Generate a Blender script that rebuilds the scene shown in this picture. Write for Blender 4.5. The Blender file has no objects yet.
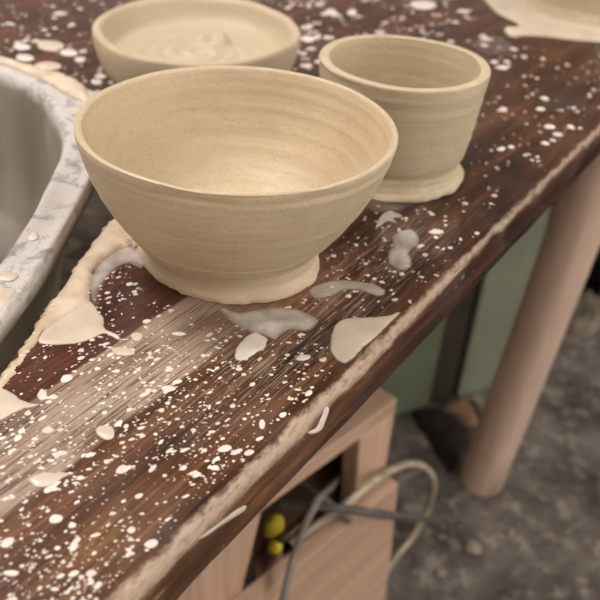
import bpy, bmesh, math, random
from mathutils import Vector, noise, Matrix
from mathutils.geometry import delaunay_2d_cdt
random.seed(11)
C = bpy.context.scene.collection
R = math.radians
TZ = 0.72                      # height of the table surface
CAM_Z = TZ + 0.2386
FPX, PITCH, ROLL = 800.0, 0.6108, 0.075
# ---------------------------------------------------------------- camera geometry
cp, sp = math.cos(PITCH), math.sin(PITCH)
Fv = Vector((0, cp, -sp)); Rv = Vector((1, 0, 0)); Uv = Rv.cross(Fv)
cr, sr = math.cos(ROLL), math.sin(ROLL)

def G(px, py, z=TZ):
    """point of the horizontal plane z seen at a pixel of the photograph (measuring aid)"""
    a, b = px - 300, py - 300
    u = a*cr + b*sr; v = -a*sr + b*cr
    d = Fv*FPX + Rv*u - Uv*v
    t = (z - CAM_Z)/d.z
    return Vector((0, 0, CAM_Z)) + d*t

# ---------------------------------------------------------------- object helpers
def tag(o, label=None, cat=None, group=None, kind=None):
    if label: o['label'] = label
    if cat: o['category'] = cat
    if group: o['group'] = group
    if kind: o['kind'] = kind
    return o

def mesh_obj(name, verts, faces, mat, parent=None, smooth=True, loc=None, rotz=0):
    me = bpy.data.meshes.new(name)
    me.from_pydata([tuple(v) for v in verts], [], faces)
    me.materials.append(mat)
    me.validate(); me.update()
    if smooth:
        for p in me.polygons: p.use_smooth = True
    o = bpy.data.objects.new(name, me)
    C.objects.link(o)
    if parent: o.parent = parent
    if loc is not None: o.location = loc
    o.rotation_euler = (0, 0, rotz)
    return o

def bm_obj(name, bm, mat, parent=None, smooth=False, loc=None, rotz=0):
    bmesh.ops.recalc_face_normals(bm, faces=bm.faces)
    me = bpy.data.meshes.new(name); bm.to_mesh(me); bm.free()
    me.materials.append(mat)
    for p in me.polygons: p.use_smooth = smooth
    o = bpy.data.objects.new(name, me); C.objects.link(o)
    if parent: o.parent = parent
    if loc is not None: o.location = loc
    o.rotation_euler = (0, 0, rotz)
    return o

def empty(name, loc, rotz=0):
    o = bpy.data.objects.new(name, None); C.objects.link(o)
    o.location = loc; o.rotation_euler = (0, 0, rotz); o.empty_display_size = .05
    return o

def bevel(o, w, seg=2):
    m = o.modifiers.new('bevel', 'BEVEL'); m.width = w; m.segments = seg; m.limit_method = 'ANGLE'
    return o

def add_hexa(bm, pts):
    """eight corners: bottom four, top four"""
    v = [bm.verts.new(p) for p in pts]
    for f in ((0,3,2,1),(4,5,6,7),(0,1,5,4),(1,2,6,5),(2,3,7,6),(3,0,4,7)):
        bm.faces.new([v[i] for i in f])

def box_bm(x0, x1, y0, y1, z0, z1):
    bm = bmesh.new()
    add_hexa(bm, [(x0,y0,z0),(x1,y0,z0),(x1,y1,z0),(x0,y1,z0),(x0,y0,z1),(x1,y0,z1),(x1,y1,z1),(x0,y1,z1)])
    return bm

def catmull(pts, n=8, closed=True):
    out = []
    N = len(pts)
    rng = range(N) if closed else range(N-1)
    for i in rng:
        if closed: p0, p1, p2, p3 = pts[i-1], pts[i], pts[(i+1) % N], pts[(i+2) % N]
        else: p0, p1, p2, p3 = pts[max(i-1,0)], pts[i], pts[i+1], pts[min(i+2,N-1)]
        for k in range(n):
            t = k/n
            out.append(0.5*((2*p1) + (p2-p0)*t + (2*p0-5*p1+4*p2-p3)*t*t + (3*p1-p0-3*p2+p3)*t**3))
    if not closed: out.append(pts[-1].copy())
    return out

def tube(name, pts, r, mat, parent=None, seg=12, n=10, caps=True):
    pts = catmull([Vector(p) for p in pts], n, closed=False)
    vs, fs = [], []
    up = Vector((0, 0, 1))
    prev = None
    for i, p in enumerate(pts):
        t = (pts[min(i+1, len(pts)-1)] - pts[max(i-1, 0)]).normalized()
        if prev is None:
            a = t.cross(up) if abs(t.z) < .9 else t.cross(Vector((1, 0, 0)))
        else: a = prev - t*prev.dot(t)
        a.normalize(); prev = a; b = t.cross(a)
        for k in range(seg):
            th = 2*math.pi*k/seg
            vs.append(p + (a*math.cos(th) + b*math.sin(th))*r)
    for i in range(len(pts)-1):
        for k in range(seg):
            k2 = (k+1) % seg
            fs.append((i*seg+k, i*seg+k2, (i+1)*seg+k2, (i+1)*seg+k))
    fs.append(tuple(range(seg))[::-1]); fs.append(tuple(range((len(pts)-1)*seg, len(pts)*seg)))
    return mesh_obj(name, vs, fs, mat, parent)

# ---------------------------------------------------------------- node helpers
class NT:
    def __init__(s, name):
        s.m = bpy.data.materials.new(name); s.m.use_nodes = True
        s.t = s.m.node_tree; s.n = s.t.nodes; s.l = s.t.links
        s.b = s.n['Principled BSDF']; s.out = s.n['Material Output']
    def node(s, typ, ins=None, **kw):
        nd = s.n.new(typ)
        for k, v in kw.items(): setattr(nd, k, v)
        for k, v in (ins or {}).items(): s.put(nd, k, v)
        return nd
    def put(s, nd, k, v):
        if isinstance(v, tuple) and len(v) == 2 and hasattr(v[0], 'outputs'): s.l.new(v[0].outputs[v[1]], nd.inputs[k])
        elif hasattr(v, 'outputs'): s.l.new(v.outputs[0], nd.inputs[k])
        else: nd.inputs[k].default_value = v
    def coord(s, scale=(1,1,1), loc=(0,0,0), rot=(0,0,0)):
        tc = s.node('ShaderNodeTexCoord')
        return s.node('ShaderNodeMapping', {'Vector': (tc, 'Object'), 'Scale': scale, 'Location': loc, 'Rotation': rot})
    def noise(s, vec, scale, detail=4, rough=.55, dist=0):
        return s.node('ShaderNodeTexNoise', {'Vector': vec, 'Scale': scale, 'Detail': detail, 'Roughness': rough, 'Distortion': dist})
    def ramp(s, fac, stops, interp='LINEAR'):
        r = s.node('ShaderNodeValToRGB', {'Fac': fac}); cr_ = r.color_ramp; cr_.interpolation = interp
        while len(cr_.elements) > 1: cr_.elements.remove(cr_.elements[-1])
        cr_.elements[0].position = stops[0][0]; cr_.elements[0].color = col(stops[0][1])
        for p, c in stops[1:]:
            e = cr_.elements.new(p); e.color = col(c)
        return r
    def mix(s, f, a, b, blend='MIX'):
        nd = s.node('ShaderNodeMix', data_type='RGBA', blend_type=blend)
        for k, v in ((0, f), (6, a), (7, b)):
            if hasattr(v, 'outputs'): s.l.new(v.outputs[0] if v.bl_idname != 'ShaderNodeMix' else v.outputs[2], nd.inputs[k])
            elif isinstance(v, tuple) and len(v) == 2: s.l.new(v[0].outputs[v[1]], nd.inputs[k])
            elif k == 0: nd.inputs[k].default_value = v
            else: nd.inputs[k].default_value = col(v)
        return nd
    def math(s, op, a, b=0.0, clamp=False):
        nd = s.node('ShaderNodeMath', operation=op, use_clamp=clamp)
        for k, v in ((0, a), (1, b)):
            if isinstance(v, tuple): s.l.new(v[0].outputs[v[1]], nd.inputs[k])
            elif hasattr(v, 'outputs'): s.l.new(v.outputs[0], nd.inputs[k])
            else: nd.inputs[k].default_value = v
        return nd
    def base(s, nd):
        s.l.new(nd.outputs[2] if nd.bl_idname == 'ShaderNodeMix' else nd.outputs[0], s.b.inputs['Base Color'])
    def bump(s, h, strength=.3, dist=.001, prev=None):
        nd = s.node('ShaderNodeBump', {'Height': h, 'Strength': strength, 'Distance': dist})
        if prev: s.l.new(prev.outputs[0], nd.inputs['Normal'])
        return nd
    def set(s, **kw):
        for k, v in kw.items():
            k = k.replace('_', ' ')
            if hasattr(v, 'outputs'): s.l.new(v.outputs[0], s.b.inputs[k])
            else: s.b.inputs[k].default_value = v

def lin(c): return c/12.92 if c <= .04045 else ((c+.055)/1.055)**2.4
def col(c):
    if isinstance(c, (int, float)): return (c, c, c, 1)
    if len(c) == 4: return c
    return tuple(lin(x/255) for x in c) + (1,)

# ---------------------------------------------------------------- materials
def clay_mat(name, a=(200,178,142), b=(216,196,162), rings=260, rough=.5, seed=0):
    t = NT(name)
    m = t.coord(loc=(seed, seed*.7, 0))
    tc = t.node('ShaderNodeTexCoord')
    sep = t.node('ShaderNodeSeparateXYZ', {'Vector': (tc, 'Object')})
    n1 = t.noise(m, 22, 4)
    band = t.node('ShaderNodeCombineXYZ', {'X': t.math('MULTIPLY', n1, .04), 'Z': (sep, 'Z')})
    nz = t.noise(band, rings, 3, .6)                      # throwing rings follow the height
    f = t.math('ADD', t.math('MULTIPLY', n1, .55), t.math('MULTIPLY', nz, .45))
    c = t.ramp(f, [(.35, a), (.65, b)])
    sp1 = t.noise(m, 900, 2, .5)
    spk = t.ramp(sp1, [(.62, 0.0), (.68, 1.0)])
    c2 = t.mix(t.math('MULTIPLY', spk, .42), c, (142, 118, 84))
    t.base(c2)
    fine = t.noise(m, 1400, 2, .6)
    bp = t.bump(nz, .45, .0012)
    bp2 = t.bump(fine, .10, .0004, bp)
    t.set(Roughness=rough, Normal=bp2)
    t.b.inputs['Specular IOR Level'].default_value = .35
    return t.m

CLAY = clay_mat('wet_thrown_clay', (200,181,150), (215,198,168))
CLAY_B = clay_mat('damp_clay', (194,178,147), (210,195,166), 320, .55, 3)
CLAY_C = clay_mat('leather_hard_clay', (196,179,150), (208,193,166), 150, .5, 7)

def wood_top():
    t = NT('stained_walnut_top')
    m = t.coord()
    tc = t.node('ShaderNodeTexCoord')
    sep = t.node('ShaderNodeSeparateXYZ', {'Vector': (tc, 'Object')})
    ms = t.coord(scale=(1.0, 9, 6))
    g1 = t.noise(ms, 7, 6, .6, .4)
    g2 = t.noise(t.coord(scale=(1, 26, 20)), 22, 4, .65)
    big = t.noise(t.coord(scale=(1, 3.0, 1), loc=(3, 1, 0)), 3.2, 3)
    f = t.math('ADD', t.math('MULTIPLY', g1, .6), t.math('MULTIPLY', g2, .4))
    dark = t.ramp(f, [(.39, (26, 14, 9)), (.50, (62, 35, 23)), (.61, (104, 66, 42))])
    red = t.ramp(f, [(.38, (30, 14, 10)), (.50, (70, 35, 25)), (.62, (106, 62, 42))])
    brn = t.ramp(f, [(.39, (46, 28, 18)), (.50, (100, 67, 43)), (.61, (152, 112, 76))])
    jit = t.math('MULTIPLY', t.math('SUBTRACT', t.noise(t.coord(scale=(1, 8, 1)), 30, 3), .5), .004)
    y = t.math('ADD', (sep, 'Y'), jit)
    x = (sep, 'X')
    def step(v, a, b): return t.node('ShaderNodeMapRange', {'Value': v, 'From Min': a, 'From Max': b})
    s1 = step(y, .0545, .0560)                 # stave borders, measured from the front edge
    s2 = step(y, .0955, .0970)
    far = step(t.math('ADD', x, t.math('MULTIPLY', big, .1)), .17, .30)
    near_c = t.mix(far, brn, dark)
    near_c = t.mix(s2, near_c, red)
    c = t.mix(t.math('MULTIPLY', t.ramp(big, [(.42, 0.0), (.58, 1.0)]), .35), near_c, red)
    big2 = t.noise(t.coord(scale=(1, 5.0, 1), loc=(9, 4, 0)), 5.5, 3)
    c = t.mix(t.math('MULTIPLY', t.ramp(big2, [(.50, 0.0), (.62, 1.0)]), .4), c, dark)
    # the scraped stave: clay rubbed into the open grain
    band = t.math('MULTIPLY', s1, t.math('SUBTRACT', 1.0, s2))
    xa = step(t.math('ADD', x, t.math('MULTIPLY', t.noise(m, 30, 3), .08)), .27, .16)
    scr = t.noise(t.coord(scale=(1, 30, 20)), 26, 5, .72)
    streak = t.ramp(scr, [(.44, 0.0), (.50, 1.0)])
    patch = t.ramp(t.noise(t.coord(scale=(1, 3, 1), loc=(2, 2, 0)), 16, 3), [(.36, .35), (.52, 1.0)])
    wear = t.math('MULTIPLY', t.math('MULTIPLY', t.math('MULTIPLY', band, xa), patch), t.math('ADD', t.math('MULTIPLY', streak, .74), .14))
    d2 = t.math('ABSOLUTE', t.math('SUBTRACT', y, BAND2_V))
    band2 = step(d2, .030, .010)
    xb = t.math('MULTIPLY', step(x, .06, .12), step(x, .34, .27))
    scr2 = t.ramp(t.noise(t.coord(scale=(1, 30, 20), loc=(2, 5, 0)), 34, 4, .7), [(.53, 0.0), (.57, 1.0)])
    wear2 = t.math('MULTIPLY', t.math('MULTIPLY', band2, xb), t.math('MULTIPLY', scr2, .75))
    scr3 = t.ramp(t.noise(t.coord(scale=(1, 40, 20), loc=(7, 2, 0)), 34, 3, .7), [(.64, 0.0), (.70, 1.0)])
    wear3 = t.math('MULTIPLY', scr3, .25)
    w = t.math('MAXIMUM', t.math('MAXIMUM', wear, wear2), wear3, clamp=True)
    c = t.mix(w, c, (180, 160, 142))
    # thin dried slip film, cloudy
    film = t.ramp(t.noise(t.coord(loc=(1.3, 0, 0)), 17, 5, .6), [(.50, 0.0), (.74, 1.0)])
    c = t.mix(t.math('MULTIPLY', film, .10), c, (186, 172, 164))
    # worn front arris: finish rubbed away to pale clay-filled wood
    wn = t.math('MULTIPLY', t.math('SUBTRACT', t.noise(t.coord(scale=(1, 2.5, 2.5)), 60, 4, .7), .5), .010)
    yy = t.math('ADD', (sep, 'Y'), wn)
    lim = t.node('ShaderNodeMapRange', {'Value': (sep, 'X'), 'From Min': .02, 'From Max': .30, 'To Min': -.0075, 'To Max': -.0018})
    e1 = t.node('ShaderNodeMapRange', {'Value': yy, 'From Min': .0012, 'From Max': -.0010})
    zz = t.math('ADD', (sep, 'Z'), wn)
    e2 = t.node('ShaderNodeMapRange', {'Value': t.math('SUBTRACT', zz, lim), 'From Min': -.0022, 'From Max': .0012})
    fibres = t.ramp(t.noise(t.coord(scale=(1, 3, 3)), 160, 5, .75), [(.40, .6), (.52, 1.0)])
    edge = t.math('MULTIPLY', t.math('MULTIPLY', e1, e2), t.math('MULTIPLY', fibres, .82), clamp=True)
    c = t.mix(edge, c, (204, 182, 160))
    # pale nicks along the side of the board
    nick = t.ramp(t.noise(t.coord(scale=(1, 3, 2.2), loc=(4, 0, 6)), 70, 4, .7), [(.64, 0.0), (.68, 1.0)])
    side = step((sep, 'Z'), -.002, -.004)
    c = t.mix(t.math('MULTIPLY', t.math('MULTIPLY', nick, side), .55), c, (206, 190, 168))
    t.base(c)
    rg = t.ramp(t.math('MAXIMUM', w, edge), [(0, .34), (1, .75)])
    rg2 = t.math('ADD', rg, t.math('MULTIPLY', film, .18), clamp=True)
    bp = t.bump(t.math('ADD', g2, t.math('MULTIPLY', scr, .6)), .22, .0006)
    t.set(Roughness=rg2, Normal=bp)
    t.b.inputs['Specular IOR Level'].default_value = .25
    return t.m

def pine(name, a=(176,140,114), b=(206,172,144), axis='X', rough=.65):
    t = NT(name)
    sc = {'X': (1, 14, 14), 'Y': (14, 1, 14), 'Z': (14, 14, 1)}[axis]
    n = t.noise(t.coord(scale=sc), 7, 5, .6, .6)
    n2 = t.noise(t.coord(scale=sc, loc=(4, 4, 4)), 2.2, 3)
    f = t.math('ADD', t.math('MULTIPLY', n, .5), t.math('MULTIPLY', n2, .5))
    t.base(t.ramp(f, [(.36, a), (.62, b)]))
    t.set(Roughness=rough, Normal=t.bump(n, .15, .0005))
    return t.m

def plain(name, c, rough=.5, var=.12, scale=12, metallic=0, bump=0.0, bscale=120):
    t = NT(name)
    n = t.noise(t.coord(), scale, 5)
    dk = tuple(int(x*(1-var)) for x in c); lt = tuple(min(255, int(x*(1+var))) for x in c)
    t.base(t.ramp(n, [(.35, dk), (.65, lt)]))
    t.set(Roughness=rough, Metallic=metallic)
    if bump: t.set(Normal=t.bump(t.noise(t.coord(), bscale, 4), bump, .001))
    return t.m

def slip_mat(name, a, b, rough=.3, alpha=None, streak=False, coat=.3, solid=False):
    t = NT(name)
    m = t.coord()
    n = t.noise(m, 45, 4)
    t.base(t.ramp(n, [(.38, a), (.62, b)]))
    t.set(Roughness=rough, Normal=t.bump(t.noise(m, 120, 3), .12, .0005))
    t.b.inputs['Coat Weight'].default_value = coat
    t.b.inputs['Coat Roughness'].default_value = .15
    tc = t.node('ShaderNodeTexCoord'); sep = t.node('ShaderNodeSeparateXYZ', {'Vector': (tc, 'Object')})
    thick = t.node('ShaderNodeMapRange', {'Value': (sep, 'Z'), 'From Min': .00005, 'From Max': .00050, 'To Min': .10, 'To Max': 1.0})   # a thin margin of slip is translucent
    if alpha is None and not solid: t.set(Alpha=thick)
    if alpha is not None:
        if streak: s_ = t.noise(t.coord(scale=(1, 22, 1), rot=(0, 0, -R(58))), 30, 4, .65)
        else: s_ = t.noise(m, 70, 4, .6)
        t.set(Alpha=t.math('MULTIPLY', thick, t.ramp(s_, [(.34, alpha*.85), (.64, min(1, alpha*1.35))])))
    return t.m

SLIP = slip_mat('cream_slip', (206,192,170), (222,208,186), .28)
SLIP_W = slip_mat('dried_white_slip', (216,206,194), (236,228,216), .42, coat=.1)
SLIP_E = slip_mat('dried_edge_slip', (196,184,168), (220,210,196), .5, coat=0, solid=True)
SLIP_T = slip_mat('thin_grey_slip', (196,186,174), (224,216,206), .30, alpha=.66)
SLIP_S = slip_mat('wiped_slip', (196,184,170), (214,204,192), .35, alpha=.62, streak=True)
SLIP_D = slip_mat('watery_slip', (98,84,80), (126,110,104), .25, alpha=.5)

def crust_mat():
    t = NT('dried_clay_crust'); m = t.coord()
    n = t.noise(m, 60, 5)
    c = t.ramp(n, [(.36, (204,182,152)), (.60, (226,208,184))])
    pits = t.ramp(t.noise(t.coord(scale=(1, 1.6, 1)), 85, 2), [(.30, 1.0), (.34, 0.0)])
    t.base(t.mix(t.math('MULTIPLY', pits, .8), c, (150, 128, 106)))
    t.set(Roughness=.6, Normal=t.bump(t.noise(m, 240, 5), .5, .0012))
    return t.m
CRUST = crust_mat()

def pan_mat():
    t = NT('clay_smeared_grey_plastic'); m = t.coord()
    tc = t.node('ShaderNodeTexCoord'); sep = t.node('ShaderNodeSeparateXYZ', {'Vector': (tc, 'Object')})
    n = t.noise(m, 62, 6, .65, .8); n2 = t.noise(t.coord(loc=(3, 3, 3)), 60, 5, .65)
    grey = t.ramp(n2, [(.35, (134,134,134)), (.65, (186,184,182))])
    sm = t.ramp(n, [(.41, 0.0), (.50, 1.0)])
    top = t.mix(t.math('MULTIPLY', sm, .75), grey, (224, 218, 210))
    # the basin holds brown clay water stain
    inn = t.ramp(t.noise(t.coord(scale=(1,1,.5)), 11, 4), [(.35, (112,102,86)), (.65, (158,150,136))])
    zf = t.node('ShaderNodeMapRange', {'Value': (sep, 'Z'), 'From Min': -.004, 'From Max': -.010})
    t.base(t.mix(zf, top, inn))
    t.set(Roughness=.38, Normal=t.bump(n2, .4, .0012))
    return t.m
PAN = pan_mat()

def concrete():
    t = NT('dusty_concrete'); m = t.coord()
    n = t.noise(m, 6, 8, .68, .5); n2 = t.noise(t.coord(loc=(5, 2, 0)), 26, 6, .7)
    c = t.ramp(n, [(.38, (64,56,50)), (.50, (100,92,86)), (.64, (136,127,118))])
    dust = t.ramp(n2, [(.52, 0.0), (.62, 1.0)])
    c = t.mix(t.math('MULTIPLY', dust, .6), c, (178, 168, 154))
    sp_ = t.ramp(t.node('ShaderNodeTexVoronoi', {'Vector': m, 'Scale': 38.0}), [(.10, 1.0), (.17, 0.0)])
    gate = t.ramp(t.noise(m, 9, 2), [(.55, 0.0), (.62, 1.0)])
    c = t.mix(t.math('MULTIPLY', t.math('MULTIPLY', sp_, gate), .5), c, (170, 160, 144))
    t.base(c); t.set(Roughness=.85, Normal=t.bump(n2, .4, .002))
    return t.m

# ---------------------------------------------------------------- table frame
TO = Vector((-0.0557, 0.1586, TZ)); TA = R(58.08)
U2 = Vector((math.cos(TA), math.sin(TA))); V2 = Vector((-math.sin(TA), math.cos(TA)))
def to_local(x, y):
    d = Vector((x - TO.x, y - TO.y)); return d.dot(U2), d.dot(V2)
def to_world(u, v):
    return TO.x + U2.x*u + V2.x*v, TO.y + U2.y*u + V2.y*v
_b = G(120, 395); BAND_V = to_local(_b.x, _b.y)[1]
_b = G(330, 305); BAND2_V = to_local(_b.x, _b.y)[1]
WOOD = wood_top()

# ================================================================ setting
WALL = plain('plaster', (206, 198, 186), .85, .05, 3, bump=.1)
def slab(name, x0, x1, y0, y1, z0, z1, mat):
    return tag(bm_obj(name, box_bm(x0, x1, y0, y1, z0, z1), mat), kind='structure')
RX0, RX1, RY0, RY1, RH = -2.0, 2.3, -1.7, 2.3, 2.6
slab('floor', RX0-.1, RX1+.1, RY0-.1, RY1+.1, -.1, 0, concrete())
slab('ceiling', RX0-.1, RX1+.1, RY0-.1, RY1+.1, RH, RH+.1, plain('ceiling_paint', (206,202,192), .9, .03, 2))
slab('wall_back', RX0-.1, RX1+.1, RY1, RY1+.1, 0, RH, WALL)
slab('wall_front', RX0-.1, RX1+.1, RY0-.1, RY0, 0, RH, WALL)
slab('wall_left', RX0-.1, RX0, RY0, RY1, 0, RH, WALL)
slab('wall_right', RX1, RX1+.1, RY0, RY1, 0, RH, WALL)

# ================================================================ work table
table = tag(empty('work_table', (TO.x, TO.y, 0), TA),
            'dark stained wooden work table with worn pale edge, splattered all over with clay slip', 'table')
poly_w = [(-.139, .024)]                                        # near tip of the front edge
t_near, t_far = -.15, 1.50
A = to_world(t_near, 0); B = to_world(t_far, 0)
BR = to_world(t_far, .80)
outline = [A, B, BR, (-.70, 1.45), (-.75, .95), (-.19, .588), (-.150, .556), (-.118, .520), (-.1045, .476),
           (-.1119, .4147), (-.1206, .325), (-.1301, .2657), (-.1580, .035)]
loc_out = [Vector(to_local(*p)) for p in outline]
# profile of the front (worn) edge; the other edges are plain
def tabletop():
    bm = bmesh.new()
    n = len(loc_out)
    prof = [(0.004, 0), (.0005, -.0002), (-.0016, -.0012), (-.0032, -.0034), (-.0040, -.0068), (-.0043, -.012), (-.0043, -.0275), (-.0030, -.0310), (0.0, -.0330)]
    rings = []
    S = 220
    for (dv, dz) in prof:
        ring = []
        for i in range(S+1):
            u = t_near + (t_far - t_near)*i/S
            w = noise.noise(Vector((u*45, dz*80, 3)))*.0009 + noise.noise(Vector((u*9, 1, dz*30)))*.0011
            k = 1 if -.001 > dz > -.029 else .35
            ring.append(bm.verts.new((u, dv + w*k, dz + w*.4*k*(1 if dz < 0 else 0))))
        rings.append(ring)
    top_rest = [bm.verts.new((p.x, p.y, 0)) for p in loc_out[2:]]
    bot_rest = [bm.verts.new((p.x, p.y, -.033)) for p in loc_out[2:]]
    for a, b in zip(rings, rings[1:]):
        for i in range(S):
            bm.faces.new((a[i+1], a[i], b[i], b[i+1]))
    bm.faces.new(rings[0] + top_rest)
    bm.faces.new((rings[-1] + bot_rest)[::-1])
    for i in range(len(top_rest)-1):
        bm.faces.new((top_rest[i], bot_rest[i], bot_rest[i+1], top_rest[i+1]))
    right = [r[-1] for r in rings]; left = [r[0] for r in rings]
    bm.faces.new([top_rest[0]] + right + [bot_rest[0]])
    bm.faces.new([bot_rest[-1]] + left[::-1] + [top_rest[-1]])
    for f in bm.faces: f.normal_update()
    bmesh.ops.triangulate(bm, faces=[f for f in bm.faces if len(f.verts) > 4])
    return bm
top = bm_obj('tabletop', tabletop(), WOOD, table, smooth=True, loc=(0, 0, TZ))
mod = top.modifiers.new('split', 'EDGE_SPLIT'); mod.split_angle = R(35)

LEGM = pine('pale_leg_wood', (202,174,154), (222,196,176), 'Z', .55)
def leg_mesh(r0, r1, dx, dy, h=TZ-.033):
    vs, fs = [], []
    S, N = 40, 8
    prof = [(0, 0, .85), (0, .004, 1)] + [(0, h*k/N, 1) for k in range(1, N+1)]
    for _, z, k in prof:
        r = (r0 + (r1-r0)*z/h)*k
        for i in range(S):
            th = 2*math.pi*i/S
            vs.append((dx*z/h + r*math.cos(th), dy*z/h + r*math.sin(th), z))
    for j in range(len(prof)-1):
        for i in range(S):
            i2 = (i+1) % S; fs.append((j*S+i, j*S+i2, (j+1)*S+i2, (j+1)*S+i))
    fs.append(tuple(range(S))[::-1]); fs.append(tuple(range((len(prof)-1)*S, len(prof)*S)))
    return vs, fs
for (wx, wy, dx, dy) in ((.3115, .899, .031, -.035), (.680, 1.445, 0, 0), (-.093, .170, 0, 0), (-.60, 1.30, 0, 0), (-.62, .95, 0, 0), (.02, 1.74, 0, 0)):
    u, v = to_local(wx, wy)
    vs, fs = leg_mesh(.034, .0335, dx, dy)
    # rotate offset into table frame
    if wx == -.093: vs, fs = leg_mesh(.022, .022, 0, 0)
    lo = mesh_obj('leg', vs, fs, LEGM, table, loc=(u, v, 0)); lo.rotation_euler = (0, 0, -TA)
    m_ = lo.modifiers.new('split', 'EDGE_SPLIT'); m_.split_angle = R(50)

# ================================================================ slip on the table
def inside(p, poly):
    c = False; j = len(poly)-1
    for i in range(len(poly)):
        a, b = poly[i], poly[j]
        if (a[1] > p[1]) != (b[1] > p[1]) and p[0] < (b[0]-a[0])*(p[1]-a[1])/(b[1]-a[1]) + a[0]: c = not c
        j = i
    return c
def edge_dist(p, poly):
    best = 9; n = len(poly)
    for i in range(n):
        ax, ay = poly[i]; bx, by = poly[(i+1) % n]
        dx, dy = bx-ax, by-ay; L = dx*dx+dy*dy or 1e-12
        t = max(0, min(1, ((p[0]-ax)*dx+(p[1]-ay)*dy)/L))
        d = math.hypot(p[0]-ax-t*dx, p[1]-ay-t*dy)
        if d < best: best = d
    return best

def puddle(name, pts, mat, h=.0008, w=.004, z=TZ, label=None, cat='slip puddle', group=None, rough=0.0, wob=.0006, n=6, smooth_outline=True, cell=None, seed=0, parent=None):
    """a low domed pool with its own thickness; pts are world (x, y)"""
    P = [Vector((p[0], p[1])) for p in pts]
    if smooth_outline: P = catmull(P, n)
    P = [p + Vector((noise.noise(Vector((p.x*260, p.y*260, seed))), noise.noise(Vector((p.x*260, p.y*260, seed+9)))))*wob for p in P]
    xs = [p.x for p in P]; ys = [p.y for p in P]
    size = max(max(xs)-min(xs), max(ys)-min(ys))
    cell = cell or max(size/38, .0007)
    poly = [(p.x, p.y) for p in P]
    V = [Vector(p) for p in poly]; nb = len(V)
    y = min(ys)
    row = 0
    while y < max(ys):
        x = min(xs) + (cell/2 if row % 2 else 0)
        while x < max(xs):
            if inside((x, y), poly) and edge_dist((x, y), poly) > cell*.45: V.append(Vector((x, y)))
            x += cell
        y += cell*.87; row += 1
    ov, oe, of, *_ = delaunay_2d_cdt(V, [(i, (i+1) % nb) for i in range(nb)], [list(range(nb))], 1, 1e-7)
    cx = sum(xs)/len(xs); cy = sum(ys)/len(ys)
    vs = []
    for p in ov:
        d = edge_dist((p.x, p.y), poly)
        k = min(1, d/w); hh = h*math.sqrt(max(0, 1-(1-k)**2))
        if rough and d > 1e-6:
            hh *= 1 + rough*(noise.noise(Vector((p.x*90, p.y*90, seed)))*1.0 + .5*noise.noise(Vector((p.x*300, p.y*300, seed))))
        vs.append((p.x-cx, p.y-cy, max(hh, 0) + .00003))
    nv = len(vs)
    # thin closed underside
    fs = [tuple(f) for f in of]
    me_v = vs + [(v[0], v[1], -.0001) for v in vs]
    ed = {}
    for f in fs:
        for i in range(len(f)):
            e = (f[i], f[(i+1) % len(f)]); ed[e] = 1
    side = [(a, a+nv, b+nv, b) for (a, b) in ed if (b, a) not in ed]
    allf = fs + [tuple(i+nv for i in f[::-1]) for f in fs] + side
    o = mesh_obj(name, me_v, allf, mat, parent, loc=(cx, cy, z))
    if label: tag(o, label, cat, group)
    return o
def PX(l, z=TZ): return [tuple(G(a, b, z)[:2]) for a, b in l]
def BLOB(px, py, rx, ry, rot=0, n=10, seed=0, z=TZ):
    pts = []
    for i in range(n):
        th = 2*math.pi*i/n
        k = 1 + .16*noise.noise(Vector((math.cos(th)*1.5, math.sin(th)*1.5, seed*3.1)))
        a, b = rx*k*math.cos(th), ry*k*math.sin(th)
        pts.append((px + a*math.cos(rot) - b*math.sin(rot), py + a*math.sin(rot) + b*math.cos(rot)))
    return PX(pts, z)

puddle('clay_crust', PX([(-60,455),(-22,404),(0,376),(12,362),(20,351),(28,338),(38,322),(48,303),(62,290),(72,274),(84,256),(96,240),(106,226),(118,213),(128,200),(150,196),
                         (158,220),(150,240),(135,247),(118,252),(104,262),(94,272),(90,288),(88,302),(72,314),(58,322),(46,331),(36,342),(24,358),(12,375),(2,388),(-18,408),(-44,448)]),
       CRUST, .0022, .004, label='thick cream crust of dried clay along the wheel-side edge of the table', cat='dried clay', rough=.7, wob=.0024, seed=2, cell=.0028)
puddle('slip_puddle', PX([(37,342),(60,345.5),(85,342),(101,335),(108,335),(118,340.5),(121,337),(112,332),(105,328),(104,318),(98,311),(92,302),(82,304),(66,314),(50,324)]),
       SLIP, .0009, .005, label='wet cream slip puddle with a short pointed tail beside the dried crust', seed=4)
puddle('slip_film', PX([(90,300),(97,309),(99,294),(106,281),(114,272),(128,264),(142,269),(150,262),(146,254),(134,246),(122,240),(106,252),(95,266),(89,280)]),
       SLIP_T, .0006, .014, label='thin greyish slip film between the dried crust and the foot of the big bowl', cat='slip film', seed=5)
puddle('slip_puddle', PX([(-30,380),(-5,387),(6,390),(14,394),(22,400),(34,404),(44,402),(34,407),(22,410),(12,415),(0,421),(-25,426)]),
       SLIP, .0012, .004, label='cream slip puddle cut by the left side of the picture, below the crust', seed=6)
puddle('slip_film', PX([(218,306),(240,312),(262,308),(285,307),(306,312),(319,321),(308,331),(288,330),(276,340),(262,336),(248,332),(232,324)]),
       SLIP_T, .0006, .014, label='cloudy grey slip film spreading in front of the foot of the big bowl', cat='slip film', seed=7)
puddle('slip_puddle', PX([(234,357),(238,346),(246,337),(256,333),(267,339),(265,348),(256,354),(246,360),(238,361)]),
       SLIP_W, .0009, .003, label='small bright slip puddle just in front of the big bowl film', seed=8)
puddle('slip_drop', BLOB(303,358,8,3.5,-.15,seed=3), SLIP_W, .0008, .002, label='lone white slip drop right of the small bright puddle', cat='slip drop')
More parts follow.
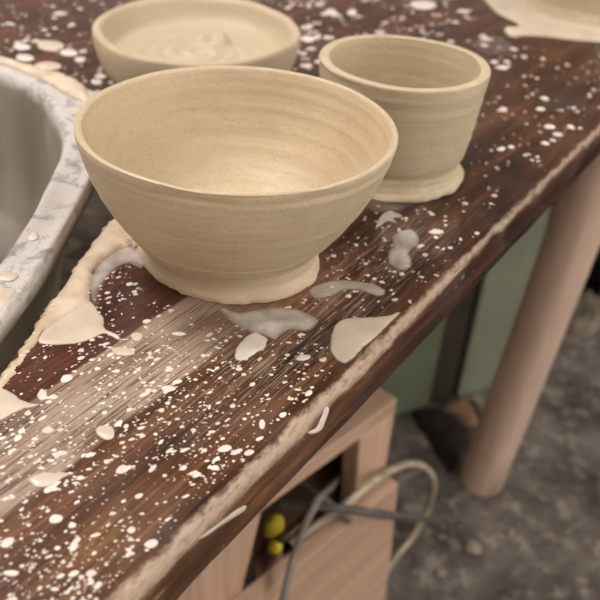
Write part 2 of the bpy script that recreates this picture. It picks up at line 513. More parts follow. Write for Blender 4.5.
puddle('slip_puddle', PX([(330,349),(331,334),(337,323),(348,318),(366,317.5),(384,316),(398,312),(402,313),(392,322),(380,334),(364,348),(352,360),(344,364),(336,360)]),
       SLIP, .0009, .006, label='rounded cream slip puddle touching the worn front edge of the table', seed=9)
puddle('slip_smear', PX([(308,290),(322,283),(338,280),(356,281),(374,284),(385,290),(384,296),(374,296),(360,291),(345,291),(330,297),(314,299)]),
       SLIP_S, .0007, .007, label='wiped greyish slip smear to the right of the big bowl foot', cat='slip smear', seed=10)
puddle('slip_film', PX([(391,237),(400,231),(411,229),(419,236),(419,246),(410,252),(412,262),(408,270),(396,270),(388,262),(388,252),(392,246)]),
       SLIP_T, .0006, .008, label='grey slip film in two lobes between the cup and the front edge', cat='slip film', seed=11)
puddle('slip_smear', PX([(375,230),(377,222),(383,214),(390,211),(396,213),(403,217),(394,219),(397,223),(387,222),(380,227)]),
       SLIP_S, .0007, .002, label='small forked white slip smear in front of the cup', cat='slip smear', seed=12, wob=.0003)
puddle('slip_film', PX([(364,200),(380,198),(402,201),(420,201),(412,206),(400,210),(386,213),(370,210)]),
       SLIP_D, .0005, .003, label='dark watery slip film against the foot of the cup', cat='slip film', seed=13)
puddle('slip_puddle', PX([(27,481),(34,476),(46,472.5),(58,472),(70,474),(63,479),(56,484),(46,488),(34,487)]),
       SLIP, .0010, .003, label='flat leaf-shaped cream slip puddle near the lower left corner of the table', seed=14)
puddle('slip_puddle', PX([(95,430),(100,426),(109,426),(115,430),(114,437),(107,441),(99,437)]),
       SLIP, .0010, .003, label='small teardrop cream slip puddle on the scraped pale grain', seed=15)
puddle('slip_drop', BLOB(123,352,12,4.5,.1,seed=5), SLIP, .0008, .002, label='flat oval slip drop under the pointed tail of the wet puddle', cat='slip drop')
puddle('slip_drop', BLOB(137,337,6.5,4.5,0,seed=6), SLIP, .0008, .002, label='round slip drop just right of the pointed tail', cat='slip drop')
puddle('slip_drop', PX([(36,395),(42,389),(47,392),(48,396),(54,394),(59,398),(54,401),(46,400),(40,401)]), SLIP_W, .0009, .002, label='double white slip drop right of the left-hand puddle', cat='slip drop')
puddle('slip_puddle', PX([(478,-12),(488,4),(498,14),(518,25),(504,27),(506,34),(514,38),(526,36),(545,37),(570,40),(600,42.5),(640,46),(700,20),(690,-60),(560,-70),(500,-40)]),
       SLIP, .0012, .008, label='broad cream slip puddle spreading around the foot of the farthest pot', seed=16, cell=.006)
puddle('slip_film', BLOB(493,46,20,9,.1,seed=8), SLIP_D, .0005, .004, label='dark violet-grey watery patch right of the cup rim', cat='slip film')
for k, (x, y, a, b, lab) in enumerate([
        (50,46,14,5.5,'large oval slip splash left of the shallow dish, nearest the dish of its row'),
        (22,47,9,3.5,'small slip splash near the left picture edge behind the splash pan'),
        (69,53,9,3.5,'slip splash a hand right of the large oval one, behind the splash pan'),
        (25,58,9,3.5,'slip splash close behind the rim of the splash pan at the left'),
        (48,66,13,4.5,'long slip splash right behind the back rim of the splash pan'),
        (80,60,6,3,'small slip splash close to the left side of the shallow dish'),
        (97,82,6,3,'small white slip splash between the pan corner and the shallow dish'),
        (423,5,13,4.5,'oval slip splash far behind the cup at the top of the picture'),
        (331,12,6,3.2,'small slip splash right of the shallow dish, the left one of two'),
        (352,13,5,3,'small slip splash right of the shallow dish, the right one of two'),
        (308,39,8,3.2,'flat slip splash between the shallow dish and the cup')]):
    puddle('slip_splash', BLOB(x, y, a, b, .05, seed=k+20), SLIP_W if k not in (0, 4) else SLIP, .0009, .003, label=lab, cat='slip splash')

# pan-side crust strip on the rim comes with the pan below
# fine splatter: one uncountable layer
BOWLS = [(-.041, .3749, .054), (.0539, .505, .053), (-.0949, .629, .070), (.32, .984, .16)]
def splatter():
    vs, fs = [], []
    rnd = random.Random(5)
    def drop(x, y, r, st, ang, h):
        k0 = len(vs); n = 9
        for ring, (rr, hh) in enumerate(((1, .00004), (.72, h*.75))):
            for i in range(n):
                th = 2*math.pi*i/n
                q = rr*r*(1 + .22*noise.noise(Vector((x*900+math.cos(th), y*900+math.sin(th), 1))))
                a, b = q*math.cos(th)*st, q*math.sin(th)
                vs.append((x + a*math.cos(ang) - b*math.sin(ang), y + a*math.sin(ang) + b*math.cos(ang), TZ + hh))
        vs.append((x, y, TZ+h))
        for i in range(n):
            j = (i+1) % n
            fs.append((k0+i, k0+j, k0+n+j, k0+n+i)); fs.append((k0+n+i, k0+n+j, k0+2*n))
    tabl = [tuple(p) for p in outline]
    def ok(x, y, m=.0):
        if x > .17 and .84 < y < 1.15 and x < .50: return False      # under the broad puddle of the farthest pot
        if not inside((x, y), tabl): return False
        if to_local(x, y)[1] < .003: return False
        return all(math.hypot(x-a, y-b) > c for a, b, c in BOWLS)
    count = 0
    while count < 4600:
        px, py = rnd.uniform(-60, 660), rnd.uniform(-40, 660)
        p = G(px, py)
        if not ok(p.x, p.y): continue
        dist = (p - Vector((0, 0, CAM_Z))).length
        # how thick the spatter lies, by place on the table
        u, v = to_local(p.x, p.y)
        dens = .95 if u < .16 else (.55 if u < .28 else .34)
        if v > .20: dens = max(dens, .70)
        clump = noise.noise(Vector((p.x*28, p.y*28, 4)))
        dens *= .72 + .7*max(-.6, clump)
        if rnd.random() > dens: continue
        s = rnd.lognormvariate(-.28, .66)
        r_px = 1.15*s if u < .28 else 1.5*s
        r = min(r_px, 5.5)*dist/FPX
        st = 1 + abs(rnd.gauss(0, .8)) if u < .3 else 1 + abs(rnd.gauss(0, .25))
        drop(p.x, p.y, r/math.sqrt(st)*1.05, min(st, 2.4), R(38 + rnd.gauss(0, 22)), min(.0012, r*.35))
        count += 1
    count = 0
    while count < 800:                       # the rest of the table beyond the picture
        u, v = rnd.uniform(.5, 1.45), rnd.uniform(.01, .78)
        x, y = to_world(u, v)
        if not ok(x, y) or rnd.random() > .75 + noise.noise(Vector((x*9, y*9, 4))): continue
        r = .0022*rnd.lognormvariate(0, .6)
        drop(x, y, min(r, .009), 1 + abs(rnd.gauss(0, .25)), R(38 + rnd.gauss(0, 22)), min(.0012, r*.3)); count += 1
    o = mesh_obj('slip_splatter', vs, fs, SLIP_W)
    return tag(o, 'fine white slip spatter sprayed over the whole dark table surface', 'slip spatter', kind='stuff')
splatter()

# smears on the vertical front edge, given in table coordinates (u along, z down)
def edge_smear(pts, label, mat=SLIP_E, off=.0116):
    P = catmull([Vector(p) for p in pts], 5)
    poly = [(p.x, p.y) for p in P]
    xs = [p[0] for p in poly]; ys = [p[1] for p in poly]
    V = [Vector(p) for p in poly]; nb = len(V)
    cell = max((max(xs)-min(xs))/30, .0008)
    x = min(xs)
    while x < max(xs):
        y = min(ys)
        while y < max(ys):
            if inside((x, y), poly) and edge_dist((x, y), poly) > cell*.4: V.append(Vector((x, y)))
            y += cell*.6
        x += cell
    ov, oe, of, *_ = delaunay_2d_cdt(V, [(i, (i+1) % nb) for i in range(nb)], [list(range(nb))], 1, 1e-7)
    def surf(z):     # front profile of the edge
        pr = [(0.004, 0), (.0005, -.0002), (-.0016, -.0012), (-.0032, -.0034), (-.0040, -.0068), (-.0043, -.012), (-.0043, -.0275), (-.0030, -.0310)]
        for (a, za), (b, zb) in zip(pr, pr[1:]):
            if zb <= z <= za: return a + (b-a)*(z-za)/(zb-za)
        return -.0043
    vs = []
    for p in ov:
        d = edge_dist((p.x, p.y), poly)
        w_ = noise.noise(Vector((p.x*45, p.y*80, 3)))*.0009 + noise.noise(Vector((p.x*9, 1, p.y*30)))*.0011
        vs.append((p.x, surf(p.y) + w_ - .0002 - min(.0006, d*.5), p.y))
    nv = len(vs); me_v = vs + [(v[0], v[1]+.0016, v[2]) for v in vs]
    fs = [tuple(f) for f in of]
    ed = {(f[i], f[(i+1) % len(f)]) for f in fs for i in range(len(f))}
    side = [(a, a+nv, b+nv, b) for (a, b) in ed if (b, a) not in ed]
    o = mesh_obj('slip_smear', me_v, fs + [tuple(i+nv for i in f[::-1]) for f in fs] + side, mat, loc=TO, rotz=TA)
    return tag(o, label, 'slip smear')
def edge_uv(px, py):
    """table coordinates of a pixel on the vertical face of the front edge"""
    a, b = px-300, py-300
    d = Fv*FPX + Rv*(a*cr+b*sr) - Uv*(-a*sr+b*cr)
    n = Vector((V2.x, V2.y, 0)); o = Vector((TO.x, TO.y, TZ)) + n*(-.0043)
    t = ((o - Vector((0, 0, CAM_Z))).dot(n))/d.dot(n)
    q = Vector((0, 0, CAM_Z)) + d*t
    return to_local(q.x, q.y)[0], q.z - TZ
edge_smear([edge_uv(*p) for p in ((200,540),(214,529),(228,518),(238,510),(247,506),(245,512),(234,519),(220,528),(208,537))],
           'long narrow white slip stroke on the side of the front edge, low in the picture')
edge_smear([edge_uv(*p) for p in ((308,432),(315,428),(320,420),(327,408),(329,410),(324,421),(319,430),(311,434))],
           'short hooked white slip stroke on the front edge above the pine crate')

# ================================================================ thrown pots
def thrown(name, outer, inner, mat, loc, seed=0, seg=200, foot_r=None, foot_off=(0, 0), rim_wob=.0006, skirt=.003, lean=None, inner_fn=None, ridge=.00035, rimcut=None, lobes=()):
    """lathe a wall with real thickness; outer goes foot->rim, inner rim->centre"""
    def dens(prof, n):
        return catmull([Vector(p) for p in prof], n, closed=False)
    O = dens(outer, 7); I = dens(inner, 7)
    H = max(p.y for p in O)
    vs, fs = [], []
    allp = [(p, 'o') for p in O] + [(p, 'i') for p in I[1:-1]]
    fh = H*.24
    for (p, side) in allp:
        for i in range(seg):
            th = 2*math.pi*i/seg; cx, sy = math.cos(th), math.sin(th)
            r, z = p.x, p.y
            # throwing ridges, slightly spiralled
            zz = z + .0010*th/(2*math.pi)
            r += ridge*(noise.noise(Vector((0.3*cx, .3*sy, zz*330+seed))) + .6*noise.noise(Vector((.2*cx, .2*sy, zz*900+seed))))
            r *= 1 + .0045*noise.noise(Vector((cx*1.2, sy*1.2, seed+z*4)))*(z/H)
            z += rim_wob*noise.noise(Vector((cx*1.6, sy*1.6, seed+5)))*(z/H)**3 * 2
            ox = oy = 0
            if side == 'o' and z < fh*.75:                          # ragged foot skirt
                k = 1 - z/(fh*.75)
                r += skirt*k*(noise.noise(Vector((cx*2.3, sy*2.3, seed+2))) + .5*noise.noise(Vector((cx*8, sy*8, seed+3+z*150))) + .22*noise.noise(Vector((cx*24, sy*24, seed+z*300))))
                for (a0, wd, dep) in lobes:
                    da = (th - a0 + math.pi) % (2*math.pi) - math.pi
                    r += dep*k*math.exp(-(da/wd)**2)
                if z > .0006: z += k*.0007*noise.noise(Vector((cx*14, sy*14, seed+6)))
            if side == 'i' and inner_fn: z = inner_fn(r, th, z)
            if rimcut and side == 'o' and z > H*.84:      # knocked facets on the outside of the lip
                for (a0, wd, dep) in rimcut:
                    da = (th - a0 + math.pi) % (2*math.pi) - math.pi
                    r -= dep*2.2*math.exp(-(da/wd)**4)*math.exp(-((z/H-.95)/.05)**2)
            if rimcut and z > H*.93:
                for (a0, wd, dep) in rimcut:
                    da = (th - a0 + math.pi) % (2*math.pi) - math.pi
                    g = math.exp(-(da/wd)**2)
                    z -= dep*g*min(1, (z/H-.93)/.05)
            kf = 1 - min(1, max(0, z/(H*.9)))
            ox = foot_off[0]*kf; oy = foot_off[1]*kf
            vs.append((r*cx + ox, r*sy + oy, z))
    n = len(allp)
    for j in range(n-1):
        for i in range(seg):
            i2 = (i+1) % seg
            fs.append((j*seg+i, j*seg+i2, (j+1)*seg+i2, (j+1)*seg+i))
    vs.append((foot_off[0], foot_off[1], 0.0)); cb = len(vs)-1
    zc = inner_fn(0, 0, I[-1].y) if inner_fn else I[-1].y
    vs.append((foot_off[0]*.8, foot_off[1]*.8, zc)); ct = len(vs)-1
    for i in range(seg):
        i2 = (i+1) % seg
        fs.append((i2, i, cb)); fs.append(((n-1)*seg+i, (n-1)*seg+i2, ct))
    return mesh_obj(name, vs, fs, mat, loc=loc)

big = thrown('thrown_bowl',
    [(.0470, 0), (.0477, .0012), (.0473, .004), (.0466, .0080), (.0474, .0120), (.0498, .0170), (.0550, .0235), (.0600, .031), (.0660, .041), (.0713, .052), (.0756, .064), (.0782, .0745), (.0794, .0800), (.0790, .0818)],
    [(.0790, .0818), (.0778, .0824), (.0762, .0812), (.0750, .0775), (.0718, .066), (.0668, .053), (.0595, .040), (.0490, .029), (.0350, .0205), (.018, .0165), (.002, .0155)],
    CLAY, (-.0370, .3749, TZ), seed=1, foot_off=(-.0035, .004), rim_wob=.0004, skirt=.0018, ridge=.00055, lobes=[(R(-32), .55, .0044), (R(182), .24, .0050), (R(236), .50, -.0024)],
    rimcut=[(R(262), .20, .0006), (R(303), .14, .0005)])
tag(big, 'large wide thrown clay bowl in the foreground on a rough flared foot', 'bowl')
cup = thrown('thrown_cup',
    [(.0495, 0), (.0503, .0014), (.0492, .0034), (.0470, .0058), (.0455, .0105), (.0456, .0155), (.0474, .0185), (.0490, .026), (.0505, .038), (.0520, .052), (.0533, .064), (.0541, .0735), (.0543, .0752)],
    [(.0543, .0752), (.0537, .0760), (.0510, .0762), (.0486, .0760), (.0480, .0745), (.0474, .066), (.0468, .050), (.0455, .032), (.0430, .020), (.035, .0135), (.018, .012), (.002, .0118)],
    CLAY_B, (.0549, .505, TZ), seed=6, foot_off=(.0, .001), rim_wob=.0004, skirt=.0026, ridge=.0005)
tag(cup, 'small straight-sided thrown clay cup standing behind the big bowl', 'cup')
def swirl(r, th, z):
    if r < .058:
        k = max(0, 1 - r/.058)
        z += .0012*math.sin(r*520 + th)*min(1, k*3)
        dx, dy = r*math.cos(th) - .008, r*math.sin(th) - .022
        d = math.hypot(dx, dy)
        z += .0105*math.exp(-((d-.009)/.0045)**2)*(.6+.4*math.sin(math.atan2(dy, dx)*1.0 + .6))
    return z
dish = thrown('thrown_dish',
    [(.060, 0), (.0612, .002), (.0625, .006), (.0680, .013), (.0745, .024), (.0785, .036), (.0800, .0455), (.0796, .0490)],
    [(.0798, .0490), (.0786, .0506), (.0760, .0510), (.0735, .0498), (.0720, .0470), (.0705, .042), (.0680, .0365), (.0630, .0322), (.0500, .0305), (.032, .0300), (.016, .0300), (.002, .0300)],
    CLAY_C, (-.0949, .6201, TZ), seed=12, skirt=.001, rim_wob=.0008, ridge=.0003, inner_fn=swirl)
dish.scale = (1, 1.12, 1); dish.location.y += .009
tag(dish, 'shallow thrown clay dish with a finger swirl inside, behind the big bowl', 'dish')
farp = thrown('thrown_pot',
    [(.0830, 0), (.0840, .002), (.0825, .006), (.0815, .012), (.0835, .022), (.0880, .045), (.0925, .070), (.0950, .092), (.0945, .0965)],
    [(.0945, .0965), (.0930, .098), (.0905, .0965), (.0890, .090), (.0850, .060), (.0800, .032), (.072, .018), (.045, .012), (.020, .0115), (.002, .011)],
    CLAY_C, (.320, .984, TZ), seed=20, skirt=.003, ridge=.0004)
tag(farp, 'farthest clay pot at the upper right corner, only its foot in the picture', 'pot')

# ================================================================ splash pan of the wheel
PZ = .735
outer = [(-.150,.175), (-.1385,.235), (-.1348,.2859), (-.1311,.3228), (-.1300,.3746), (-.1305,.4226), (-.1345,.480), (-.1430,.530), (-.1560,.560), (-.1721,.5763), (-.1886,.5923), (-.2126,.6052),
         (-.2562,.6315), (-.330,.672), (-.410,.690), (-.490,.672), (-.545,.610), (-.560,.500), (-.560,.320), (-.540,.190), (-.470,.110), (-.350,.085), (-.235,.092), (-.180,.125)]
inner = [(-.175,.195), (-.160,.250), (-.1540,.2950), (-.1513,.3328), (-.1508,.3781), (-.1535,.4109), (-.1573,.4550), (-.1644,.4867), (-.1730,.508), (-.1824,.5248), (-.1960,.5500), (-.2135,.5700),
         (-.2500,.5970), (-.328,.636), (-.405,.652), (-.470,.637), (-.510,.590), (-.523,.498), (-.523,.325), (-.505,.215), (-.450,.145), (-.350,.122), (-.250,.128), (-.205,.155)]
def pan():
    O = catmull([Vector(p) for p in outer], 7); I = catmull([Vector(p) for p in inner], 7)
    cx = Vector((-.345, .385))
    n = len(O)
    def lerp(a, b, t): return [p*(1-t)+q*t for p, q in zip(a, b)]
    def shrink(a, k): return [cx + (p-cx)*k for p in a]
    rings = [(shrink(I, .10), -.122), (shrink(I, .55), -.121), (shrink(I, .86), -.118), (shrink(I, .91), -.108), (shrink(I, .95), -.070), (shrink(I, .985), -.016),
             (lerp(I, O, .0), -.004), (lerp(I, O, .06), .0006), (lerp(I, O, .16), .0012), (lerp(I, O, .30), -.0002), (lerp(I, O, .55), -.0012), (lerp(I, O, .80), -.0004), (lerp(I, O, .93), .0006), (lerp(I, O, .985), -.0004), (O, -.0030), (O, -.0108),
             (lerp(I, O, .96), -.0120), (lerp(I, O, .30), -.0120), (shrink(I, 1.012), -.020), (shrink(I, .97), -.075), (shrink(I, .92), -.124), (shrink(I, .10), -.127)]
    vs, fs = [], []
    for k, (ring, z) in enumerate(rings):
        for p in ring:
            w = noise.noise(Vector((p.x*70, p.y*70, k*.7)))*(.0007 if 6 <= k <= 15 else 0)
            vs.append((p.x, p.y, z + w))
    for k in range(len(rings)-1):
        for i in range(n):
            j = (i+1) % n
            fs.append((k*n+i, k*n+j, (k+1)*n+j, (k+1)*n+i))
    fs.append(tuple(range(n))[::-1]); fs.append(tuple(range((len(rings)-1)*n, len(rings)*n)))
    return vs, fs
wheel = tag(empty('pottery_wheel', (-.345, .385, 0)), 'pottery wheel with a clay-smeared grey splash pan left of the table', 'pottery wheel')
vs, fs = pan()
vs = [(v[0]+.345, v[1]-.385, v[2]) for v in vs]
mesh_obj('splash_pan', vs, fs, PAN, wheel, loc=(0, 0, PZ))
DARKM = plain('dark_grey_housing', (70, 64, 60), .6, .1, 20)
bevel(bm_obj('housing', box_bm(-.17, .07, -.22, .15, .44, .605), DARKM, wheel), .03, 4)
def cyl_pts(r, z0, z1, cx=0, cy=0, S=32):
    vs = [(cx+r*math.cos(2*math.pi*i/S), cy+r*math.sin(2*math.pi*i/S), z) for z in (z0, z1) for i in range(S)]
    fs = [(i, (i+1) % S, S+(i+1) % S, S+i) for i in range(S)] + [tuple(range(S))[::-1], tuple(range(S, 2*S))]
    return vs, fs
for (x, y) in ((-.13, -.18), (.03, -.18), (-.13, .11), (.03, .11)):
    vs, fs = cyl_pts(.018, 0, .46, x, y); lo = mesh_obj('leg', vs, fs, DARKM, wheel)
    lo.modifiers.new('split', 'EDGE_SPLIT').split_angle = R(40)
STEEL = plain('wheel_steel', (150, 148, 144), .35, .08, 30, metallic=.8)
vs, fs = cyl_pts(.13, .665, .680, 0, 0, 64); wh = mesh_obj('wheel_head', vs, fs, STEEL, wheel); wh.modifiers.new('split', 'EDGE_SPLIT').split_angle = R(40)
vs, fs = cyl_pts(.02, .600, .668, 0, 0, 24); mesh_obj('shaft', vs, fs, STEEL, wheel).modifiers.new('split', 'EDGE_SPLIT').split_angle = R(40)
# dried clay built up on the outer corner of the pan rim
puddle('clay_crust', PX([(-30,60),(-5,58),(16,62),(34,67),(50,72),(62,74),(72,79),(86,87),(90,96),(88,104),(80,100),(72,97),(62,92),(50,84),(38,77),(22,71),(0,63),(-30,64)], PZ),
       CRUST, .0030, .005, z=PZ-.0004, label='pale crumbly clay crust built up on the back corner of the splash pan rim', cat='dried clay', rough=.6, wob=.0018, seed=31)
puddle('slip_puddle', PX([(-14,300),(0,288),(6,287),(16,288),(15,294),(8,302),(2,312),(-14,330)], PZ), SLIP, .0012, .003, z=PZ-.0008, label='cream slip puddle on the near end of the splash pan rim', seed=32)
puddle('slip_puddle', PX([(-6,272),(4,271),(14,272),(19,276),(12,280),(2,280),(-6,279)], PZ), SLIP, .0010, .003, z=PZ-.0008, label='small oval slip puddle on the splash pan rim above the larger one', seed=33)
puddle('slip_puddle', PX([(24,232),(31,230),(38,233),(37,239),(30,240),(24,237)], PZ), SLIP_W, .0009, .002, z=PZ-.0008, label='white slip blot in the middle of the splash pan rim', seed=34)

# ================================================================ pine crate under the edge
CE = Vector((.106, .609)); CA = R(48)
crate = tag(empty('pine_crate', (CE.x, CE.y, 0), CA), 'pale pine crate stand with a dark open compartment, under the front edge of the table', 'crate')
# local x = along the front (negative is left), local y = depth away from the camera
PINE = pine('pale_pine', (172,138,114), (206,174,148), 'X')
PINE_V = pine('pale_pine_upright', (176,142,118), (210,178,152), 'Z')
def board(name, mat, pts, y0, y1):
    """front outline (s, z) extruded from y0 to y1"""
    bm = bmesh.new()
    a = [bm.verts.new((s, y0, z)) for s, z in pts]; b = [bm.verts.new((s, y1, z)) for s, z in pts]
    n = len(pts)
    bm.faces.new(a[::-1]); bm.faces.new(b)
    for i in range(n): bm.faces.new((a[i], a[(i+1) % n], b[(i+1) % n], b[i]))
    return bevel(bm_obj(name, bm, mat, crate), .0018, 2)
D = .16
board('top_rail', PINE, [(-.300,.400),(-.052,.400),(.0,.400),(.0,.420),(-.300,.420)], 0, .05)
board('post', PINE_V, [(-.0555,.3995),(-.0465,.300),(-.034,0),(.022,0),(.0015,.300),(-.0005,.3995)], 0.0002, .022)
board('post', PINE_V, [(-.300,.3995),(-.300,0),(-.240,0),(-.208,.305),(-.187,.3995)], 0.0002, .022)
board('front_board', PINE, [(-.300,.1725),(-.300,.306),(.0030,.3085),(.0170,.1725)], -.018, -.0005)
board('front_board', PINE, [(-.300,.040),(-.300,.1705),(.0185,.1705),(.0290,.040)], -.017, -.0005)
board('top_rail', PINE, [(-.300,.400),(.0,.400),(.0,.420),(-.300,.420)], D-.05, D)
board('post', PINE_V, [(-.050,.3995),(-.034,0),(.022,0),(-.0005,.3995)], D-.022, D)
board('post', PINE_V, [(-.300,.3995),(-.300,0),(-.245,0),(-.245,.3995)], D-.022, D)
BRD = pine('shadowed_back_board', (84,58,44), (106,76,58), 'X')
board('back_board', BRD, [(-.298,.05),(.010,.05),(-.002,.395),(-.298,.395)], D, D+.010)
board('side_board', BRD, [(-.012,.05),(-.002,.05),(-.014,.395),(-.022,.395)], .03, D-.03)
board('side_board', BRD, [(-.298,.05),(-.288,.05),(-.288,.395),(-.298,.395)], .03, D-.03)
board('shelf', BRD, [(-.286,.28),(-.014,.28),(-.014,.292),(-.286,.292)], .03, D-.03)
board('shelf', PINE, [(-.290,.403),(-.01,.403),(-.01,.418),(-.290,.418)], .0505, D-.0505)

# ================================================================ cables and the yellow plug
GREYC = plain('grey_cable_rubber', (96, 92, 88), .6, .2, 60)
LGREYC = plain('light_grey_cable_rubber', (128, 122, 116), .6, .15, 60)
WHITEC = plain('cream_cable_plastic', (190, 174, 150), .5, .15, 40)
tag(tube('power_cable', [G(240,512,.315), G(262,506,.335), G(300,506,.365), G(345,509,.372), G(385,515,.345), G(412,517,.22), G(440,521,.08), G(462,520,.006), G(500,512,.006), G(560,560,.006)][:8], .0042, GREYC),
    'dark grey power cable reaching out of the crate and down to the floor', 'cable')
tag(tube('power_cable', [G(338,476,.305), G(330,488,.335), G(318,500,.385), G(304,528,.368), G(293,560,.345), G(283,600,.325), G(276,640,.29), G(270,690,.24)], .0036, LGREYC),
    'light grey cable hanging down over the front boards of the crate', 'cable')
tag(tube('power_cable', [G(292,543,.300), G(318,524,.325), G(345,505,.348), G(366,487,.350), G(388,472,.325), G(410,464,.270), G(427,469,.205), G(434,485,.135), G(428,508,.060), G(414,535,.012), G(400,552,.006), G(385,572,.006)], .0042, WHITEC),
    'cream white cable looping out of the crate beside its right post', 'cable')
tag(tube('power_cable', [G(292,476,.30), G(306,486,.318), G(322,497,.322), G(338,509,.318), G(352,522,.312)], .0030, LGREYC),
    'short piece of thin grey cable inside the crate opening', 'cable')
YEL = plain('yellow_plastic', (206, 186, 44), .4, .06, 30)
def lobe(name, c, rx, ry, rz, mat, parent, rot=0, dent=.3):
    vs, fs = [], []
    Sx, Sy = 20, 14
    for j in range(Sy+1):
        ph = math.pi*j/Sy
        for i in range(Sx):
            th = 2*math.pi*i/Sx
            k = 1 - dent*.3*math.sin(2*th + ph)
            x, y, z = rx*math.sin(ph)**.8*math.cos(th)*k, ry*math.sin(ph)**.8*math.sin(th), rz*math.cos(ph)
            vs.append((c[0] + x*math.cos(rot) - z*math.sin(rot), c[1] + y, c[2] + x*math.sin(rot) + z*math.cos(rot)))
    for j in range(Sy):
        for i in range(Sx):
            i2 = (i+1) % Sx; fs.append((j*Sx+i, (j+1)*Sx+i, (j+1)*Sx+i2, j*Sx+i2))
    return mesh_obj(name, vs, fs, mat, parent)
yp = G(276, 540, .300)
plug = tag(empty('plug', yp), 'small yellow plastic plug lying in the dark opening of the crate', 'plug')
def rel(px, py, z): return tuple(G(px, py, z) - yp)
lobe('plug_body', rel(274, 526, .322), .010, .009, .015, YEL, plug, rot=-.3)
lobe('plug_cap', rel(275, 547, .306), .007, .007, .009, YEL, plug, rot=-.5)
lobe('cable_grip', rel(281, 538, .314), .006, .006, .010, plain('dark_brown_plastic', (70,52,36), .5), plug, rot=-.8)
nm = tube('wire', [rel(283, 540, .308), rel(291, 533, .312), rel(300, 526, .312), rel(306, 530, .305)], .0022, plain('olive_wire', (120,112,60), .5), plug)

# ================================================================ things on the floor
GREEN = plain('green_enamel', (116, 124, 102), .5, .06, 5)
GREEN2 = plain('green_enamel_door', (130, 136, 116), .5, .06, 5)
DARKG = plain('dark_cabinet_frame', (60, 54, 44), .6, .1, 8)
g0 = G(396, 418, 0); g1 = G(474, 395, 0)
ga = math.atan2(g1.y-g0.y, g1.x-g0.x)
cab = tag(empty('metal_cabinet', (g0.x, g0.y, 0), ga), 'dull green metal cabinet standing on the floor under the table', 'cabinet')
sA = .066; sB = .128; sC = .235
bevel(bm_obj('body', box_bm(-.28, sC, .012, .34, 0, .60), DARKG, cab), .003)
bevel(bm_obj('door', box_bm(-.275, sA, 0, .0115, .006, .595), GREEN, cab), .003)
bevel(bm_obj('door', box_bm(sB, sC-.004, 0, .0115, .006, .595), GREEN2, cab), .003)
bl = tag(bm_obj('shade_block', box_bm(-.35, .45, 0, .30, 0, .55), plain('shade_black', (20,18,17), .6, .1, 8)),  # black block put in for the shade under the far end of the table
         'added black block for the under-table shade beyond the round table leg', 'shade block')
bl.location = (.80, 1.47, 0); bl.rotation_euler = (0, 0, R(-8)); bevel(bl, .015, 3)
MOUND = plain('dark_matte', (36, 28, 24), .9, .2, 40, bump=.5, bscale=200)  # near-black matte lump filling a dark wedge of floor
puddle('mound', PX([(412,413),(430,409),(448,414),(462,422),(469,434),(464,452),(454,470),(449,474),(443,466),(436,455),(427,438),(418,426)], 0), MOUND, .014, .03, z=0.0002, cell=.006,
       label='dark rag lying on the floor between the crate and the round leg', cat='mound', rough=.5, wob=.004, seed=40)
CARD = plain('brown_cardboard', (134, 100, 78), .8, .1, 20)
def chunk(name, c, r, h, mat, label, cat, seed=0, flat=1.0, rot=0.0, group=None):
    vs, fs = [], []
    Sx, Sy = 18, 9
    for j in range(Sy+1):
        ph = math.pi*j/Sy
        for i in range(Sx):
            th = 2*math.pi*i/Sx
            n_ = 1 + .22*noise.noise(Vector((math.cos(th)*1.4, math.sin(th)*1.4, math.cos(ph)*1.4+seed)))
            vs.append((r*math.sin(ph)*math.cos(th)*n_, r*flat*math.sin(ph)*math.sin(th)*n_, max(0, h/2 + h/2*math.cos(ph)*n_)))
    for j in range(Sy):
        for i in range(Sx):
            i2 = (i+1) % Sx; fs.append((j*Sx+i, (j+1)*Sx+i, (j+1)*Sx+i2, j*Sx+i2))
    o = mesh_obj(name, vs, fs, mat, loc=c, rotz=rot)
    return tag(o, label, cat, group)
puddle('cardboard_scrap', PX([(436,414),(446,407),(459,401.5),(467,404),(474,414),(480,428),(468,427),(454,420)], 0), CARD, .022, .02, z=.0003, cell=.006, smooth_outline=False,
       label='brown cardboard scrap at the foot of the green cabinet', cat='scrap', seed=41)
OFFW = plain('clay_lump', (150, 136, 118), .8, .12, 30)
puddle('clay_lump', PX([(468,402),(478,404),(490,412),(492,424),(484,432),(478,424),(473,412)], 0), OFFW, .020, .012, z=.0003, cell=.005,
       label='pale clay lump between the cardboard scrap and the round leg', cat='clay', rough=.4, seed=42)
PEB = plain('dry_clay_chip', (158, 146, 126), .85, .08, 40)
chunk('clay_chip', G(473, 549, 0), .0125, .008, PEB, 'round pale clay chip on the floor below the round leg', 'clay chip', 1)
chunk('clay_chip', G(441, 573, 0), .008, .005, PEB, 'small clay chip on the floor at the lower middle, left of the round chip', 'clay chip', 2)
chunk('clay_chip', G(510, 533, 0), .006, .005, PEB, 'tiny clay chip on the floor right of and above the round chip', 'clay chip', 3)
chunk('clay_chip', G(598, 545, 0), .007, .005, PEB, 'small clay chip at the right picture edge low on the floor', 'clay chip', 4)
LUMP = plain('dusty_sack', (128, 116, 100), .9, .2, 14, bump=.6, bscale=60)
puddle('sack', PX([(558,326),(566,311),(582,305),(596,309),(603,321),(594,333),(574,338)], 0), LUMP, .035, .03, z=.0003, cell=.007,
       label='dusty crumpled sack on the floor in front of the black block', cat='sack', rough=1.1, wob=.006, seed=43)

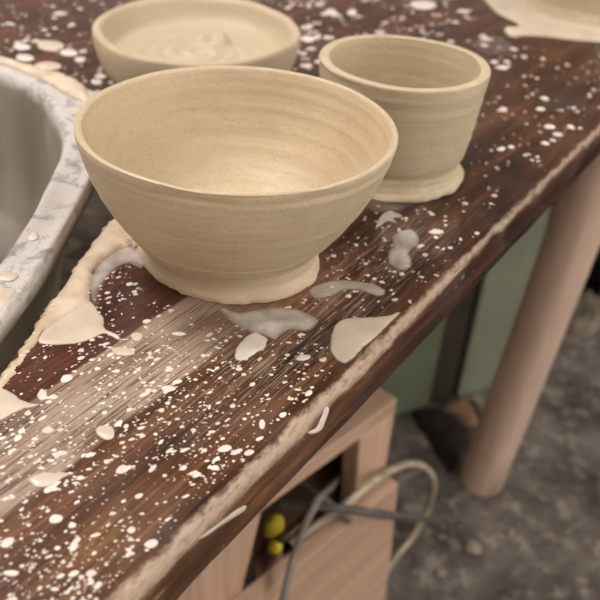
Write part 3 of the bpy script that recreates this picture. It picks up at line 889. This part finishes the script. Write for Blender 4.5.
# ================================================================ lamps and added fill lights
def lamp(name, loc, size, power, color, label):
    t = NT(name + '_glow'); t.b.inputs['Emission Color'].default_value = col(color); t.b.inputs['Emission Strength'].default_value = power
    t.b.inputs['Base Color'].default_value = (.8, .8, .8, 1)
    root = tag(empty('ceiling_light', loc), label, 'lamp')
    sx, sy = size
    bevel(bm_obj('housing', box_bm(-sx/2-.03, sx/2+.03, -sy/2-.03, sy/2+.03, -.02, .03), plain('lamp_housing', (200,200,196), .5), root), .004)
    bm_obj('diffuser', box_bm(-sx/2, sx/2, -sy/2, sy/2, -.026, -.0205), t.m, root)
lamp('lamp_a', (-1.05, .75, RH-.031), (.5, .9), 24, (255, 246, 244), 'warm ceiling lamp panel above the pottery wheel')
lamp('lamp_b', (1.15, .55, RH-.031), (.4, .9), 9, (255, 252, 250), 'paler ceiling lamp panel above the open floor on the right')
lamp('fill_c', (1.3, -1.0, RH-.031), (.6, .9), 12.5, (255, 250, 250), 'added ceiling fill panel near the front right corner of the room')  # unseen fill, added to brighten the bowl's outside, the leg and the floor
lamp('fill_d', (-1.2, -1.1, RH-.031), (.5, .9), 4.5, (255, 248, 248), 'added ceiling fill panel near the front left corner of the room')  # another added fill, for faces turned towards the camera
gl = NT('wall_lamp_glow'); gl.b.inputs['Emission Color'].default_value = col((255, 249, 246)); gl.b.inputs['Emission Strength'].default_value = 6  # side light added to lift upright faces and the area under the table
wl = tag(empty('wall_lamp', (RX1-.031, -.10, 1.00), 0), 'broad added fill panel on the wall to the right', 'lamp')
bevel(bm_obj('housing', box_bm(-.02, .03, -.50, .50, -.38, .38), plain('wall_fill_housing', (200,200,196), .5), wl), .004)
bm_obj('diffuser', box_bm(-.026, -.0205, -.46, .46, -.34, .34), gl.m, wl)
w = bpy.data.worlds.new('world'); bpy.context.scene.world = w; w.use_nodes = True
w.node_tree.nodes['Background'].inputs[0].default_value = col((120, 110, 100)); w.node_tree.nodes['Background'].inputs[1].default_value = .3

# ================================================================ camera
cam = bpy.data.cameras.new('camera'); co = bpy.data.objects.new('camera', cam); C.objects.link(co)
cam.sensor_width = 36; cam.sensor_fit = 'HORIZONTAL'; cam.lens = 36*FPX/600
right = Rv*cr + Uv*sr
up = Uv*cr - Rv*sr
M = Matrix((( right.x, up.x, -Fv.x, 0), (right.y, up.y, -Fv.y, 0), (right.z, up.z, -Fv.z, CAM_Z), (0, 0, 0, 1)))
co.matrix_world = M
cam.clip_start = .01
cam.dof.use_dof = True; cam.dof.focus_distance = .365; cam.dof.aperture_fstop = 11
sc = bpy.context.scene
sc.camera = co
sc.view_settings.view_transform = 'Standard'; sc.view_settings.look = 'None'; sc.view_settings.gamma = 1
sc.view_settings.exposure = 0.16
sc.view_settings.use_curve_mapping = False
